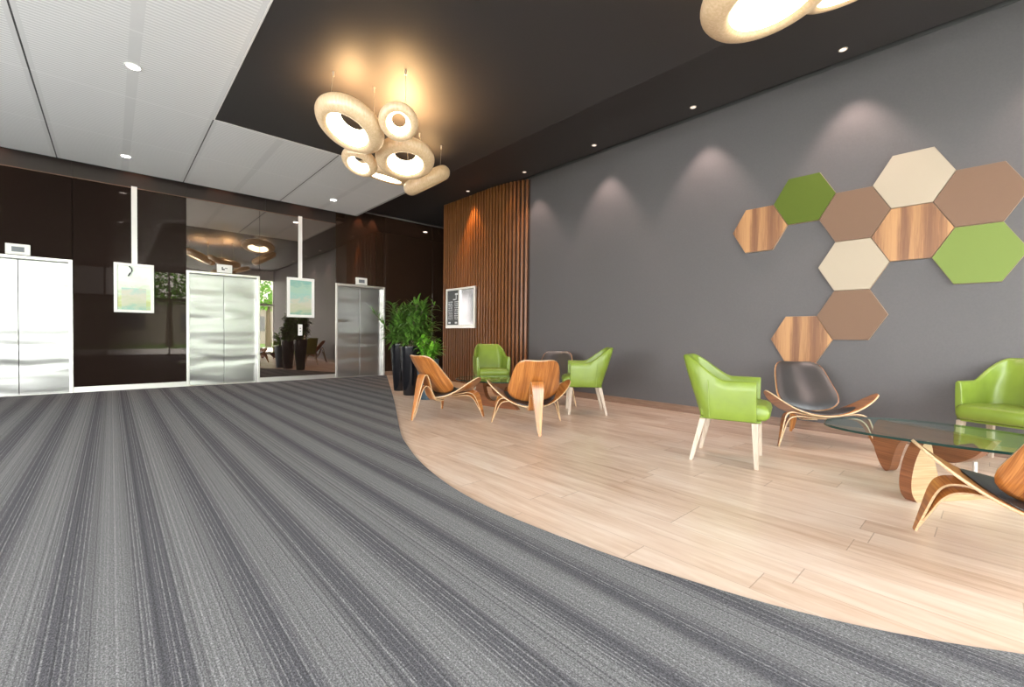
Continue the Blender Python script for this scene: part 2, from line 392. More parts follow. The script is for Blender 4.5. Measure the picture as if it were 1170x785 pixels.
# elevators
def lift(i, x0, x1):
    e = empty('door_%d' % i, ((x0+x1)/2, YE, 0)); e['kind'] = 'structure'
    h = (x1-x0)/2; fw = .045
    f = MB()
    f.box(-h, -h+fw, -.02, .13, 0, DT); f.box(h-fw, h, -.02, .13, 0, DT); f.box(-h+fw, h-fw, -.02, .13, DT-fw, DT)
    f.build('door_frame', M['steel'], e, bevel=.004)
    MB().box(-h+fw, h-fw, -.005, .13, -.0, .012).build('sill', M['steel'], e)
    for s in (-1, 1):
        a, c_ = (-h+fw+.001, -.0035) if s < 0 else (.0035, h-fw-.001)
        o = MB().box(a, c_, .085, .115, .014, DT-fw-.003).build('door_leaf', M['door_steel'], e, bevel=.003)
    return e
for i, (a, c_) in enumerate(doors): lift(i+1, a, c_)
def display(x0, x1, z0, z1, lab, mark):
    e = empty('floor_indicator', ((x0+x1)/2, YE, z0), label=lab, cat='display', group='floor indicators above the lifts')
    h = (x1-x0)/2; H = z1-z0
    MB().box(-h, h, -.03, -.0005, 0.004, H).build('housing', M['white_plastic'], e, bevel=.004)
    MB().box(-h*.5, h*.52, -.033, -.030, H*.28, H*.74).build('screen', M['screen'] if not mark else M['white_plastic'], e)
    k = MB()
    if mark == 1:
        k.box(-h*.40, -h*.25, -.036, -.0331, H*.32, H*.70); k.box(-h*.25, h*.0, -.036, -.0331, H*.32, H*.48)
        k.box(-h*.0, h*.35, -.036, -.0331, H*.52, H*.60)
        k.build('symbol', M['dark_mark'], e)
    return e
display(-1.157,-.903,2.128,2.292,'white floor indicator box above the leftmost lift door', 0)
display(1.478,1.722,2.128,2.285,'white floor indicator with dark symbol above the middle lift door', 1)
display(4.150,4.418,2.128,2.292,'small floor indicator above the rightmost lift door beside the plants', 0)

# hanging pictures
def picture_mat(name, kind):
    m, nt, b = mat(name); g = N(nt); v, (X, Y, Z) = g.pos()
    n = g.noise(g.scalev(v, (2.5,1,5)), 2.2, 4, .6, .6)
    t = g.math('ADD', g.math('MULTIPLY', Z, 1.35), g.math('MULTIPLY', g.math('SUBTRACT', n, .5), .7))
    if kind == 0:
        col = g.ramp(t, [(.0, (.36,.52,.36)), (.22, (.46,.50,.20)), (.34, (.55,.62,.33)), (.46, (.55,.66,.48)), (.62, (.72,.84,.66)), (.9, (.78,.88,.78))])
    else:
        col = g.ramp(t, [(.0, (.22,.42,.34)), (.25, (.50,.52,.36)), (.42, (.56,.54,.44)), (.6, (.34,.54,.48)), (.8, (.40,.56,.44)), (1, (.25,.45,.40))])
    nt.links.new(col, b.inputs['Base Color']); b.inputs['Roughness'].default_value = .25
    return m
def picture(xc, z0, z1, w_, strap, lab, kind):
    e = empty('hanging_picture', (xc, YE, z0), label=lab, cat='picture', group='framed pictures hung between the lifts')
    h = w_/2; H = z1-z0; fw = .055 if kind else .045
    f = MB(); f.box(-h, -h+fw, -.045, -.012, 0, H); f.box(h-fw, h, -.045, -.012, 0, H); f.box(-h+fw, h-fw, -.045, -.012, 0, fw); f.box(-h+fw, h-fw, -.045, -.012, H-fw, H)
    f.build('picture_frame', M['white_plastic'], e, bevel=.003)
    MB().box(-h+fw, h-fw, -.034, -.014, fw, H-fw).build('print', picture_mat('print_%d' % kind, kind), e)
    MB().box(strap-.038, strap+.038, -.011, -.002, H*.6, 3.46-z0).build('hanging_strap', M['white_plastic'], e)
    if kind == 0:
        t = MB(); t.tube([(strap-.07,-.052,H-.05),(strap-.04,-.054,H-.09),(strap-.035,-.056,H-.13),(strap-.06,-.054,H-.17),(strap-.085,-.052,H-.22)], .010, 6)
        t.build('cord_knot', M['dark_mark'], e)
        MB().box(-h+fw+.05, h-fw-.06, -.0350, -.0341, fw+.005, H*.50).build('print_inset', picture_mat('print_inset', 1), e)
    return e
picture(.293, 1.32, 2.15, .52, .005, 'white framed pale green picture hung between the left and middle lifts', 0)
picture(2.963, 1.332, 2.16, .54, -.008, 'white framed teal picture hung above the call button plate', 1)
e = empty('lift_call_panel', (2.958, YE, .95), label='small white call button plate below the teal picture', cat='call button')
MB().box(-.042, .042, -.014, -.0005, 0, .235).build('plate', M['white_plastic'], e, bevel=.004)
for zz in (.09, .15):
    n = 12; MB().add([(.012*math.cos(2*PI*i/n), -.018, zz+.012*math.sin(2*PI*i/n)) for i in range(n)]+[(.012*math.cos(2*PI*i/n), -.0141, zz+.012*math.sin(2*PI*i/n)) for i in range(n)],
      [tuple(range(n))]+[(i,(i+1)%n,(i+1)%n+n,i+n) for i in range(n)]).build('button', M['screen'], e)

# ------------------------------------------------------------------ slatted screen
sl = catmull([(5.40,8.22),(5.40,7.4),(5.40,6.75),(5.415,6.45),(5.455,6.15),(5.53,5.90),(5.605,5.74)], 12)
e = empty('slatted_wood_screen', (5.5,7,0), label='curved screen of vertical cedar slats at the end of the grey wall', cat='wood screen')
# resample
L = [0]
for a, c_ in zip(sl, sl[1:]): L.append(L[-1]+math.dist(a, c_))
def along(s):
    for i in range(len(L)-1):
        if L[i+1] >= s: t = (s-L[i])/(L[i+1]-L[i]); return Vector((sl[i][0]+(sl[i+1][0]-sl[i][0])*t, sl[i][1]+(sl[i+1][1]-sl[i][1])*t)), (Vector(sl[i+1])-Vector(sl[i])).normalized()
    return Vector(sl[-1]), (Vector(sl[-1])-Vector(sl[-2])).normalized()
ns = 30; sm = MB()
for i in range(ns):
    p, t = along(L[-1]*(i+.5)/ns); nrm = Vector((t.y, -t.x));
    if nrm.x > 0: nrm = -nrm
    hw = .019; d = .045; zt = 3.835
    q = [p-t*hw, p+t*hw, p+t*hw-nrm*d, p-t*hw-nrm*d]
    sm.prism([(a.x-5.5, a.y-7) for a in q], .0, zt)
sm.build('slats', M['slat'], e, bevel=.002, seg=1)
bk = MB(); inner = []
for i in range(41):
    p, t = along(L[-1]*i/40*.999); nrm = Vector((-t.y, t.x))
    if nrm.x < 0: nrm = -nrm
    q = p+nrm*.05; inner.append((min(q.x, XW-.003)-5.5, q.y-7))
bk.prism(inner+[(XW-.002-5.5, 5.735-7), (XW-.002-5.5, 8.22-7)], 0, 3.834)
bk.build('backing_board', M['slat_back'], e)

# directory board on the slats
e = empty('directory_board', (5.395, 7.49, 1.138), label='silver framed directory board with dark lettered half on the wood slats', cat='sign')
W2 = .51; Hh = .84; fr = MB(); t0, t1 = -.055, 0.0
fr.box(t0, t1, -W2, -W2+.045, 0, Hh); fr.box(t0, t1, W2-.03, W2, 0, Hh); fr.box(t0, t1, -W2+.045, W2-.03, 0, .07); fr.box(t0, t1, -W2+.045, W2-.03, Hh-.045, Hh)
fr.box(t0, t1, .0, .05, .07, Hh-.045)
fr.build('frame', M['steel'], e, bevel=.003)
MB().box(-.030, -.005, .05, W2-.03, .07, Hh-.045).build('dark_panel', P('dark_letter_board', (.02,.021,.024), .3), e)
MB().box(-.030, -.005, -W2+.045, .0, .07, Hh-.045).build('glass_panel', P('silvered_glass', (.42,.44,.48), .12, .9), e)
r2 = random.Random(3); mlet = P('white_lettering', (.75,.76,.78), .5)
m, nt, b = mat('dark_letter_board_rows'); g = N(nt); v, (X, Y, Z) = g.pos()
rows = g.math('LESS_THAN', g.math('FRACT', g.math('DIVIDE', Z, .042)), .5)
cells = g.math('GREATER_THAN', g.noise(g.vec(0, g.math('MULTIPLY', Y, 60), g.math('FLOOR', g.math('DIVIDE', Z, .042))), 1, 0), .47)
win = g.math('MULTIPLY', g.math('GREATER_THAN', Z, .18), g.math('LESS_THAN', Z, .58))
win = g.math('MULTIPLY', win, g.math('LESS_THAN', Y, .45)); win = g.math('MULTIPLY', win, g.math('LESS_THAN', g.math('ABSOLUTE', g.math('SUBTRACT', g.math('ABSOLUTE', g.math('SUBTRACT', Y, .255)), .115)), .085))
f = g.math('MULTIPLY', g.math('MULTIPLY', rows, cells), win)
nt.links.new(g.mix(f, (.02,.021,.024), (.7,.71,.73)), b.inputs['Base Color']); b.inputs['Roughness'].default_value = .3
for c_ in e.children if False else kids(e):
    if c_.name.startswith('dark_panel'): c_.data.materials[0] = m
for a in ((.36,.44,.095,.135),(.12,.20,.095,.135),(.15,.17,.60,.70),(.10,.20,.70,.735),(.18,.27,.595,.615)):
    MB().box(-.033, -.0301, a[0], a[1], a[2], a[3]).build('symbol', mlet, e)

# ------------------------------------------------------------------ hexagon wall panels
s_, hh = .294, .255
V = dict(A=(0,0,'hex_wood','wood veneer hexagon panel furthest left, touching the dark green hexagon'),
 B=(1,.5,'hex_green','dark green hexagon panel between the leftmost wood hexagon and a taupe one'),
 C=(2,0,'hex_brown','taupe hexagon panel between the dark green one and the middle wood one'),
 D=(3,.5,'hex_cream','large cream hexagon panel at the top of the wall group'),
 E=(3,-.5,'hex_wood','wood veneer hexagon panel in the middle, under the top cream hexagon'),
 F=(4,0,'hex_brown','taupe hexagon panel at the upper right, above the light green one'),
 G=(4,-1,'hex_green_b','light green hexagon panel at the lower right of the wall group'),
 H=(2,-1,'hex_cream','cream hexagon panel below the middle taupe hexagon'),
 I=(2,-2,'hex_brown','lowest taupe hexagon panel, touching the bottom wood hexagon'),
 J=(1,-2.5,'hex_wood','lowest wood veneer hexagon panel, just above the black leather chair'))
for k, (c_, rw, mm, lab) in V.items():
    Y = 1.889-c_*1.5*s_*1.003; Z = 2.268+rw*2*hh*1.003
    pts = [(-s_*.995,0),(-s_*.4975,hh*.995),(s_*.4975,hh*.995),(s_*.995,0),(s_*.4975,-hh*.995),(-s_*.4975,-hh*.995)]
    e = empty('hexagon_panel', (XW, Y, Z), label=lab, cat='wall panel', group='hexagon panels on the grey wall')
    vs = [(-.030,y,z) for y, z in pts]+[(-.001,y,z) for y, z in pts]
    mesh('core', vs, [(0,1,2,3,4,5),(6,7,8,9,10,11)]+[(i,(i+1)%6,(i+1)%6+6,i+6) for i in range(6)], M['hex_edge'], e)
    vs = [(-.038,y*.99,z*.99) for y, z in pts]+[(-.0305,y*.995,z*.995) for y, z in pts]
    mesh('face', vs, [(0,1,2,3,4,5),(6,7,8,9,10,11)]+[(i,(i+1)%6,(i+1)%6+6,i+6) for i in range(6)], M[mm], e)

# ------------------------------------------------------------------ green armchair (faces +Y)
def green_chair(lab):
    e = empty('green_armchair', label=lab, cat='chair', group='green leather armchairs')
    # plan path of the shell: from right arm front round the back to left arm front
    hw, yf, yb, rc = .268, .215, -.235, .13
    path = [(hw, yf-(yf-(yb+rc))*i/10) for i in range(10)]
    path += [(hw-rc+rc*math.cos(a), yb+rc-rc*math.sin(a)) for a in [PI/2*i/8 for i in range(9)]]
    path += [(hw-rc-(2*(hw-rc))*i/8, yb) for i in range(1, 8)]
    path += [(-(hw-rc)-rc*math.sin(a), yb+rc-rc*math.cos(a)) for a in [PI/2*i/8 for i in range(9)]]
    path += [(-hw, (yb+rc)+(yf-(yb+rc))*i/10) for i in range(1, 11)]
    def sstep(a, b, x):
        t = max(0, min(1, (x-a)/(b-a))); return t*t*(3-2*t)
    n = len(path); vs = []; fs = []
    zs = [0, .25, .5, .75, .92, 1.0]
    ring = 2*len(zs)
    th = .055
    for i, (x, y) in enumerate(path):
        a = Vector(path[max(i-1,0)]); c_ = Vector(path[min(i+1,n-1)]); t = (c_-a).normalized(); nr = Vector((-t.y, t.x))   # inward?
        if nr.dot(Vector((-x, -.02-y))) < 0: nr = -nr
        bk_ = sstep(.0, -.22, y)            # 0 arms .. 1 back
        top = .665+.19*bk_**1.1
        rows = []
        for side in (0, 1):
            col = []
            for z_ in zs:
                z = .355+z_*(top-.355)
                inset = 0 if side == 0 else th*(1-.25*z_)
                if z_ == 1.0: inset += (.018 if side == 0 else -.018); z -= 0
                if z_ == .92: z = top-.014; inset += (.003 if side == 0 else -.003)
                if z_ == 0: inset += (.012 if side == 0 else 0)
                px, py = x+nr.x*inset, y+nr.y*inset
                k = max(0, z-.60)/.25
                px *= 1-.20*k*bk_*1.0
                py -= .115*max(0, z-.42)/.43*bk_
                px *= 1-.03*(1-z_)*1
                py += .03*(1-z_)*bk_
                col.append((px, py, z))
            rows.append(col)
        vs += rows[0]+list(reversed(rows[1]))
    for i in range(n-1):
        for k in range(ring):
            fs.append((i*ring+k, i*ring+(k+1)%ring, (i+1)*ring+(k+1)%ring, (i+1)*ring+k))
    fs += [tuple(range(ring)), tuple((n-1)*ring+k for k in reversed(range(ring)))]
    o = mesh('backrest_and_arms', vs, fs, M['green'], e, True)
    b = o.modifiers.new('bevel', 'BEVEL'); b.width = .012; b.segments = 3; b.limit_method = 'ANGLE'; b.angle_limit = math.radians(50)
    # seat cushion, rounded front
    prof = [(-.19,.365),(.235,.362),(.275,.368),(.300,.39),(.307,.425),(.296,.458),(.265,.478),(.20,.487),(0,.480),(-.19,.470)]
    vs = []; xs = [-.225,-.218,-.19,-.1,0,.1,.19,.218,.225]; ins = [.018,.006,0,0,0,0,0,.006,.018]
    m_ = len(prof)
    cy, cz = .05, .425
    for x, q in zip(xs, ins):
        for (y, z) in prof:
            dome = .010*(1-(x/.225)**2) if z > .45 else 0
            vs.append((x, y-(q if y > cy else -q), z-(q if z > cz else -q)+dome))
    fs = []
    for i in range(len(xs)-1):
        for k in range(m_): fs.append((i*m_+k, i*m_+(k+1)%m_, (i+1)*m_+(k+1)%m_, (i+1)*m_+k))
    fs += [tuple(range(m_)), tuple((len(xs)-1)*m_+k for k in reversed(range(m_)))]
    o = mesh('seat', vs, fs, M['green'], e, True); smoothby(o, 60)
    # under frame
    MB().box(-.215, .215, -.19, .245, .345, .364).build('seat_rail', M['green'], e, bevel=.008)
    for sx in (-1, 1):
        sm_ = MB(); sm_.tube([(sx*(.2665-.008), -.112, .37), (sx*.2695, -.114, .45), (sx*.2695, -.118, .56), (sx*.268, -.126, .66)], .0035, 6); sm_.build('seam', M['seam'], e)
    for sx, sy, top, foot in ((1,1,(.222,.205),(.238,.222)), (-1,1,(-.222,.205),(-.238,.222)), (1,-1,(.205,-.165),(.232,-.248)), (-1,-1,(-.205,-.165),(-.232,-.248))):
        r0, r1, z1 = .015, .0235, .348
        vs = [(foot[0]+a*r0, foot[1]+c_*r0, 0) for a, c_ in ((-1,-1),(1,-1),(1,1),(-1,1))]+[(top[0]+a*r1, top[1]+c_*r1, z1) for a, c_ in ((-1,-1),(1,-1),(1,1),(-1,1))]
        o = mesh('leg', vs, [(0,1,2,3),(4,5,6,7),(0,1,5,4),(1,2,6,5),(2,3,7,6),(3,0,4,7)], M['leg_pale'], e)
        b = o.modifiers.new('bevel', 'BEVEL'); b.width = .004; b.segments = 2
    return e

# ------------------------------------------------------------------ three legged shell chair (faces +Y)
def seat_z(x, y):
    s = y+.15
    z = .232+.165*s+.02*max(0, (.1-s)/.1)**2
    z += .205*(abs(x)/.46)**2.1
    f = max(0, y-.24)/.1
    return z-.018*f*f
def seat_outline(x, k=1.0):
    a = min(1, abs(x)/(.47*k)); c_ = math.sqrt(max(0, 1-a**11))
    yfr = (.325-.055*a**2.2); yre = -.155+.235*a**1.5
    mid = (yfr+yre)/2; h = (yfr-yre)/2*c_
    return mid-h, mid+h
def strip(path, widths, wdir, th, mats, name, parent):
    """laminated strip: path points, half widths, width direction; faces mat0, edges mat1"""
    vs = []; fs = []; mi = []; n = len(path); P_ = [Vector(p) for p in path]; wd = Vector(wdir)
    for i, p in enumerate(P_):
        t = (P_[min(i+1,n-1)]-P_[max(i-1,0)]).normalized(); nn = t.cross(wd).normalized()
        w_ = wd*widths[i]
        vs += [p-w_-nn*th/2, p+w_-nn*th/2, p+w_+nn*th/2, p-w_+nn*th/2]
    for i in range(n-1):
        a = i*4; c_ = a+4
        for k in range(4):
            fs.append((a+k, a+(k+1)%4, c_+(k+1)%4, c_+k)); mi.append(0 if k in (0, 2) else 1)
    fs += [(0,1,2,3), tuple(n*4-4+k for k in (3,2,1,0))]; mi += [1, 1]
    o = mesh(name, vs, fs, mats, parent, False, mi); smoothby(o, 35)
    b = o.modifiers.new('bevel', 'BEVEL'); b.width = .0025; b.segments = 2; b.limit_method = 'ANGLE'; b.angle_limit = math.radians(50)
    return o
def lerpw(path, ws):
    """widths keyed at fractional lengths"""
    Ls = [0]
    for a, c_ in zip(path, path[1:]): Ls.append(Ls[-1]+math.dist(a, c_))
    out = []
    for l in Ls:
        t = l/Ls[-1]
        for (t0, w0), (t1, w1) in zip(ws, ws[1:]):
            if t <= t1+1e-9: out.append(w0+(w1-w0)*(t-t0)/(t1-t0)); break
    return out
def shell_chair(lab):
    e = empty('shell_lounge_chair', label=lab, cat='chair', group='three legged plywood shell chairs')
    wm = [M['shell_wood'], M['shell_edge']]
    # seat shell
    nx, ny = 44, 14; vs = []; fs = []
    us = [math.sin(PI/2*(2*i/nx-1)) for i in range(nx+1)]
    for u in us:
        x = .4695*u; y0, y1 = seat_outline(x)
        for j in range(ny+1):
            y = y0+(y1-y0)*j/ny; vs.append((x, y, seat_z(x, y)))
    for i in range(nx):
        for j in range(ny): a = i*(ny+1)+j; fs.append((a, a+ny+1, a+ny+2, a+1))
    o = mesh('seat_shell', vs, fs, wm, e, True)
    sd = o.modifiers.new('solid', 'SOLIDIFY'); sd.thickness = .013; sd.offset = -1; sd.material_offset_rim = 1
    # pads: closed shells over a disc parametrisation
    def pad(name, fn, puff, base, rings=9, seg=44):
        vs = []; fs = []
        def layer(off):
            st = len(vs); vs.append(fn(0, 0, off(0)))
            for r_ in range(1, rings+1):
                rr_ = r_/rings
                for k in range(seg):
                    a = 2*PI*k/seg; vs.append(fn(rr_*math.cos(a), rr_*math.sin(a), off(rr_)))
            for k in range(seg): fs.append((st, st+1+k, st+1+(k+1)%seg))
            for r_ in range(rings-1):
                for k in range(seg):
                    a = st+1+r_*seg; fs.append((a+k, a+seg+k, a+seg+(k+1)%seg, a+(k+1)%seg))
            return st
        s0 = layer(lambda r_: base); s1 = layer(lambda r_: base+.006+puff*(1-r_**7))
        a = s0+1+(rings-1)*seg; c_ = s1+1+(rings-1)*seg
        for k in range(seg): fs.append((a+k, a+(k+1)%seg, c_+(k+1)%seg, c_+k))
        o = mesh(name, vs, fs, M['leather'], e, True); smoothby(o, 60); return o
    def sq(u, v_, p=3.2):      # disc -> squircle
        r_ = math.hypot(u, v_)
        if r_ < 1e-6: return 0, 0
        a = math.atan2(v_, u); k = (abs(math.cos(a))**p+abs(math.sin(a))**p)**(-1/p)
        return r_*k*math.cos(a), r_*k*math.sin(a)
    def seat_fn(u, v_, off):
        a, c_ = sq(u, v_); x = .285*a*(1+.04*c_); y0, y1 = seat_outline(x); y = (y0+y1)/2+(y1-y0)/2*.93*c_
        return (x, y, seat_z(x, y)+off)
    pad('seat_cushion', seat_fn, .020, .002)
    # backrest
    def back_pt(a, c_, off):
        """a -1..1 across, c_ -1..1 up"""
        v_ = (c_+1)/2
        wv = .292+(.205-.292)*max(0, v_-.12)**1.0-.02*max(0, .25-v_)/.25
        x = wv*a
        y = -.015-.36*v_-.02*math.sin(PI*v_); z = .285+.465*v_
        ncurv = .075*a*a*(1-.3*v_)
        d = Vector((0, .79, .61)); p = Vector((x, y, z))+d*(ncurv+off)
        # normal turning inwards at the sides
        p.x -= a*.35*off
        return p
    vs = []; fs = []; R_, S_ = 12, 56
    vs.append(back_pt(0, 0, 0))
    for r_ in range(1, R_+1):
        for k in range(S_):
            an = 2*PI*k/S_; a, c_ = sq(r_/R_*math.cos(an), r_/R_*math.sin(an), 4.2); vs.append(back_pt(a, c_, 0))
    for k in range(S_): fs.append((0, 1+k, 1+(k+1)%S_))
    for r_ in range(R_-1):
        for k in range(S_): a = 1+r_*S_; fs.append((a+k, a+S_+k, a+S_+(k+1)%S_, a+(k+1)%S_))
    o = mesh('backrest_shell', vs, fs, wm, e, True)
    sd = o.modifiers.new('solid', 'SOLIDIFY'); sd.thickness = .012; sd.offset = 0; sd.material_offset_rim = 1
    def back_fn(u, v_, off):
        a, c_ = sq(u, v_, 4.2); return back_pt(a*.975, c_*.98, off)
    pad('back_cushion', back_fn, .022, .008)
    # rear leg: from under the seat, up behind, over and down to the floor
    cam = catmull([(0,.22,.279),(0,.08,.252),(0,-.03,.228),(0,-.095,.222),(0,-.145,.245),(0,-.19,.33),(0,-.222,.44),(0,-.247,.505),(0,-.275,.522),(0,-.300,.500),(0,-.325,.42),(0,-.375,.21),(0,-.425,.0)], 5)
    strip(cam, lerpw(cam, [(0,.075),(.3,.07),(.6,.064),(1,.014)]), (1,0,0), .013, wm, 'rear_leg', e)
    inn = catmull([(0,.0,.205),(0,-.07,.201),(0,-.125,.215),(0,-.165,.262),(0,-.205,.345),(0,-.245,.388),(0,-.285,.380),(0,-.318,.32),(0,-.352,.20),(0,-.400,.03)], 5)
    strip(inn, lerpw(inn, [(0,.068),(.5,.058),(1,.018)]), (1,0,0), .011, wm, 'rear_leg_brace', e)
    # front legs: one bent hoop
    def hoop(pts, ws, th, name):
        p = catmull(pts+[(-x, y, z) for (x, y, z) in reversed(pts[:-1])], 5)
        return strip(p, lerpw(p, ws), (0, .93, .2), th, wm, name, e)
    hoop([(.405,.335,0),(.378,.315,.12),(.352,.29,.235),(.325,.265,.288),(.27,.24,.305),(.19,.21,.290),(.08,.19,.268),(0,.185,.262)], [(0,.014),(.22,.045),(.34,.055),(.66,.055),(.78,.045),(1,.014)], .013, 'front_legs')
    hoop([(.394,.331,.03),(.358,.305,.13),(.330,.283,.205),(.295,.262,.250),(.24,.24,.266),(.17,.212,.262),(.08,.19,.250),(0,.185,.247)], [(0,.016),(.22,.040),(.34,.05),(.66,.05),(.78,.040),(1,.016)], .011, 'front_leg_brace')
    return e

def place(o, x, y, deg):     # deg = heading of the chair's front
    o.location = (x, y, 0); o.rotation_euler = (0, 0, math.radians(deg)-PI/2); return o
gc = green_chair('green leather armchair in the middle of the wood floor, turned towards the glass table')
place(gc, 3.79, 1.48, -74.7)
for x, y, d, lab in ((4.63,3.64,134,'green leather armchair seen from its side in front of the grey wall, left group'),
                     (4.47,5.40,-119,'green leather armchair standing against the wood slat screen'),
                     (5.235,-.11,157,'green leather armchair at the right edge, behind the glass table')):
    c_ = copy_tree(gc); place(c_, x, y, d); c_['label'] = lab
sc = shell_chair('bent plywood shell chair seen from its side, next to the dark planters')
place(sc, 3.0, 4.58, 5)
for x, y, d, lab in ((3.38,3.38,56,'plywood shell chair with its back and pale rear leg towards the viewer, left group'),
                     (5.07,1.21,-143,'plywood shell chair with black leather cushions, in front of the grey wall by the hexagons'),
                     (4.98,4.52,-150,'shell chair with dark backrest, mostly hidden behind the back-turned shell chair'),
                     (2.98,-.24,24,'nearest plywood shell chair, cut off by the right edge, front leg beside the glass table')):
    c_ = copy_tree(sc); place(c_, x, y, d); c_['label'] = lab

# ------------------------------------------------------------------ glass coffee tables
def coffee_table(lab, grot, low, up, pale='table_wood_lit'):
    e = empty('glass_coffee_table', label=lab, cat='table', group='glass coffee tables on sculpted wood bases')
    out = catmull([(.62,.0),(.58,.22),(.40,.36),(.12,.41),(-.2,.40),(-.50,.33),(-.655,.10),(-.62,-.16),(-.40,-.36),(-.05,-.47),(.25,-.44),(.50,-.28),(.62,-.0)], 6)[:-1]
    ca, sa = math.cos(math.radians(grot)), math.sin(math.radians(grot))
    out = [(x*ca-y*sa, x*sa+y*ca) for x, y in out]
    n = len(out); vs = [(x,y,.385) for x, y in out]+[(x,y,.400) for x, y in out]
    fs = [tuple(reversed(range(n))), tuple(range(n,2*n))]+[(i,(i+1)%n,(i+1)%n+n,i+n) for i in range(n)]
    mesh('glass_top', vs, fs, [M['table_glass'], M['glass_edge']], e, False, [0,0]+[1]*n)
    prof = catmull([(.03,.0),(-.005,.05),(-.015,.13),(.005,.24),(.045,.33),(.08,.374),(.105,.377),(.128,.34),(.15,.25),(.185,.15),(.25,.088),(.35,.090),(.45,.122),(.55,.118),(.66,.07),(.74,.0)], 4)
    from mathutils.geometry import tessellate_polygon
    tri = tessellate_polygon([[Vector((s, z, 0)) for s, z in prof]])
    def piece(name, inv, x0, y0, deg):
        q = [(s, z) if not inv else (s, .384-z*(1+.6*max(0, min(1, (s-.2)/.2)))) for s, z in prof]; n = len(q)
        th = .075; vs = []; fs = []; mi = []
        ca, sa = math.cos(math.radians(deg)), math.sin(math.radians(deg))
        for side in (-1, 1):
            for s, z in q:
                y = side*th/2; vs.append((s*ca-y*sa+x0, s*sa+y*ca+y0, z))
        for t in tri: fs.append(tuple(t)); mi.append(1); fs.append(tuple(i+n for i in reversed(t))); mi.append(1)
        for i in range(n): fs.append((i,(i+1)%n,(i+1)%n+n,i+n)); mi.append(0)
        o = mesh(name, vs, fs, [M['table_wood'], M[pale] if not inv else M['table_wood']], e, False, mi); smoothby(o, 35)
        b = o.modifiers.new('bevel', 'BEVEL'); b.width = .010; b.segments = 3; b.limit_method = 'ANGLE'; b.angle_limit = math.radians(60)
    piece('lower_base', False, *low); piece('upper_base', True, *up)
    d = math.radians(low[2]); px, py = low[0]+.5*math.cos(d), low[1]+.5*math.sin(d)
    MB().cyl(px, py, .11, .23, .011, n=12).build('pivot_rod', M['steel'], e)
    return e
tb = coffee_table('glass coffee table on a walnut base in front of the black leather shell chair', 90, (-.32,.13,-34), (.46,.38,-123))
tb.location = (3.96,.22,0)
t2 = coffee_table('glass coffee table on a walnut base between the left group of chairs', -42, (-.12,.44,-79), (.30,.20,-150), 'table_wood')
t2.location = (4.02,4.58,0)

# ------------------------------------------------------------------ planters
def planter(x, y, r0, r1, h, pm, lab, name, seed, leaf, fol):
    e = empty(name, (x, y, 0), label=lab, cat='plant', group='potted plants by the right lift')
    n = 36; vs = []; prof = [(r0*.96,0),(r0,.01),(r0+(r1-r0)*.5,h*.5),(r1,h-.02),(r1,h),(r1-.014,h),(r1-.02,h-.05),(r1*.6,h-.055)]
    for r_, z in prof: vs += [(r_*math.cos(2*PI*i/n), r_*math.sin(2*PI*i/n), z) for i in range(n)]
    fs = [tuple(reversed(range(n)))]
    for j in range(len(prof)-1): fs += [(j*n+i, j*n+(i+1)%n, (j+1)*n+(i+1)%n, (j+1)*n+i) for i in range(n)]
    fs.append(tuple((len(prof)-1)*n+i for i in range(n)))
    o = mesh('planter', vs, fs, pm, e); smoothby(o, 50)
    MB().cyl(0, 0, h-.054, h-.035, r1-.021, n=24).build('soil', M['soil'], e)
    R3 = random.Random(seed); fm = MB(); st = MB()
    for (bx, by, tx, ty, tz, spread, nl, ll, lw, droop) in fol:
        top = Vector((tx, ty, tz)); base = Vector((bx, by, h-.04))
        mid = (base+top)/2+Vector((0,0,.04))
        st.tube([base, mid, top], .007, 6)
        for k in range(nl):
            f = R3.uniform(.3, 1.0) if nl > 8 else 1
            o_ = base.lerp(top, f); az = R3.uniform(0, 2*PI); el = R3.uniform(-.25, 1.25)
            L_ = ll*R3.uniform(.65, 1.15); w_ = lw*R3.uniform(.8, 1.2)
            d = Vector((math.cos(az)*math.cos(el), math.sin(az)*math.cos(el), math.sin(el)))
            sd = d.cross(Vector((0,0,1))).normalized(); q = []; p = o_.copy(); dd = d.copy(); ns_ = 6
            for s in range(ns_+1):
                t = s/ns_; ww = w_*math.sin(PI*min(1, .12+.88*t)**.8)*(1 if t < .99 else .05)
                fold = Vector((0,0,1))*ww*.35
                q += [p-sd*ww+fold, p.copy(), p+sd*ww+fold]
                p = p+dd*(L_/ns_); dd = (dd+Vector((0,0,-droop*(.35+t)))).normalized()
            fs_ = []
            for s in range(ns_): fs_ += [(s*3, s*3+1, s*3+4, s*3+3), (s*3+1, s*3+2, s*3+5, s*3+4)]
            fm.add(q, fs_)
    st.build('stems', M['stem'], e)
    fo = mesh('foliage', fm.v, fm.f, leaf, e, True)
    return e
R4 = random.Random(11)
def bush(n, rad, z0, z1, spread, nl, ll, lw, droop, cx=0, cy=0):
    out = []
    for i in range(n):
        a = 2*PI*i/n+R4.uniform(-.3, .3); rr_ = rad*R4.uniform(.3, 1)
        out.append((.04*math.cos(a), .04*math.sin(a), cx+rr_*math.cos(a), cy+rr_*math.sin(a), R4.uniform(z0, z1), spread, nl, ll, lw, droop))
    return out
planter(3.80, 7.13, .105, .17, .83, M['pot_black'], 'tall glossy black planter with bushy dark strap leaves, nearest the right lift', 'potted_dracaena', 1, M['leaf_dark'],
   bush(15, .22, .95, 1.55, .3, 34, .27, .022, .24)+[(0,0,-.42,.22,1.40,.3,40,.20,.011,.12)])
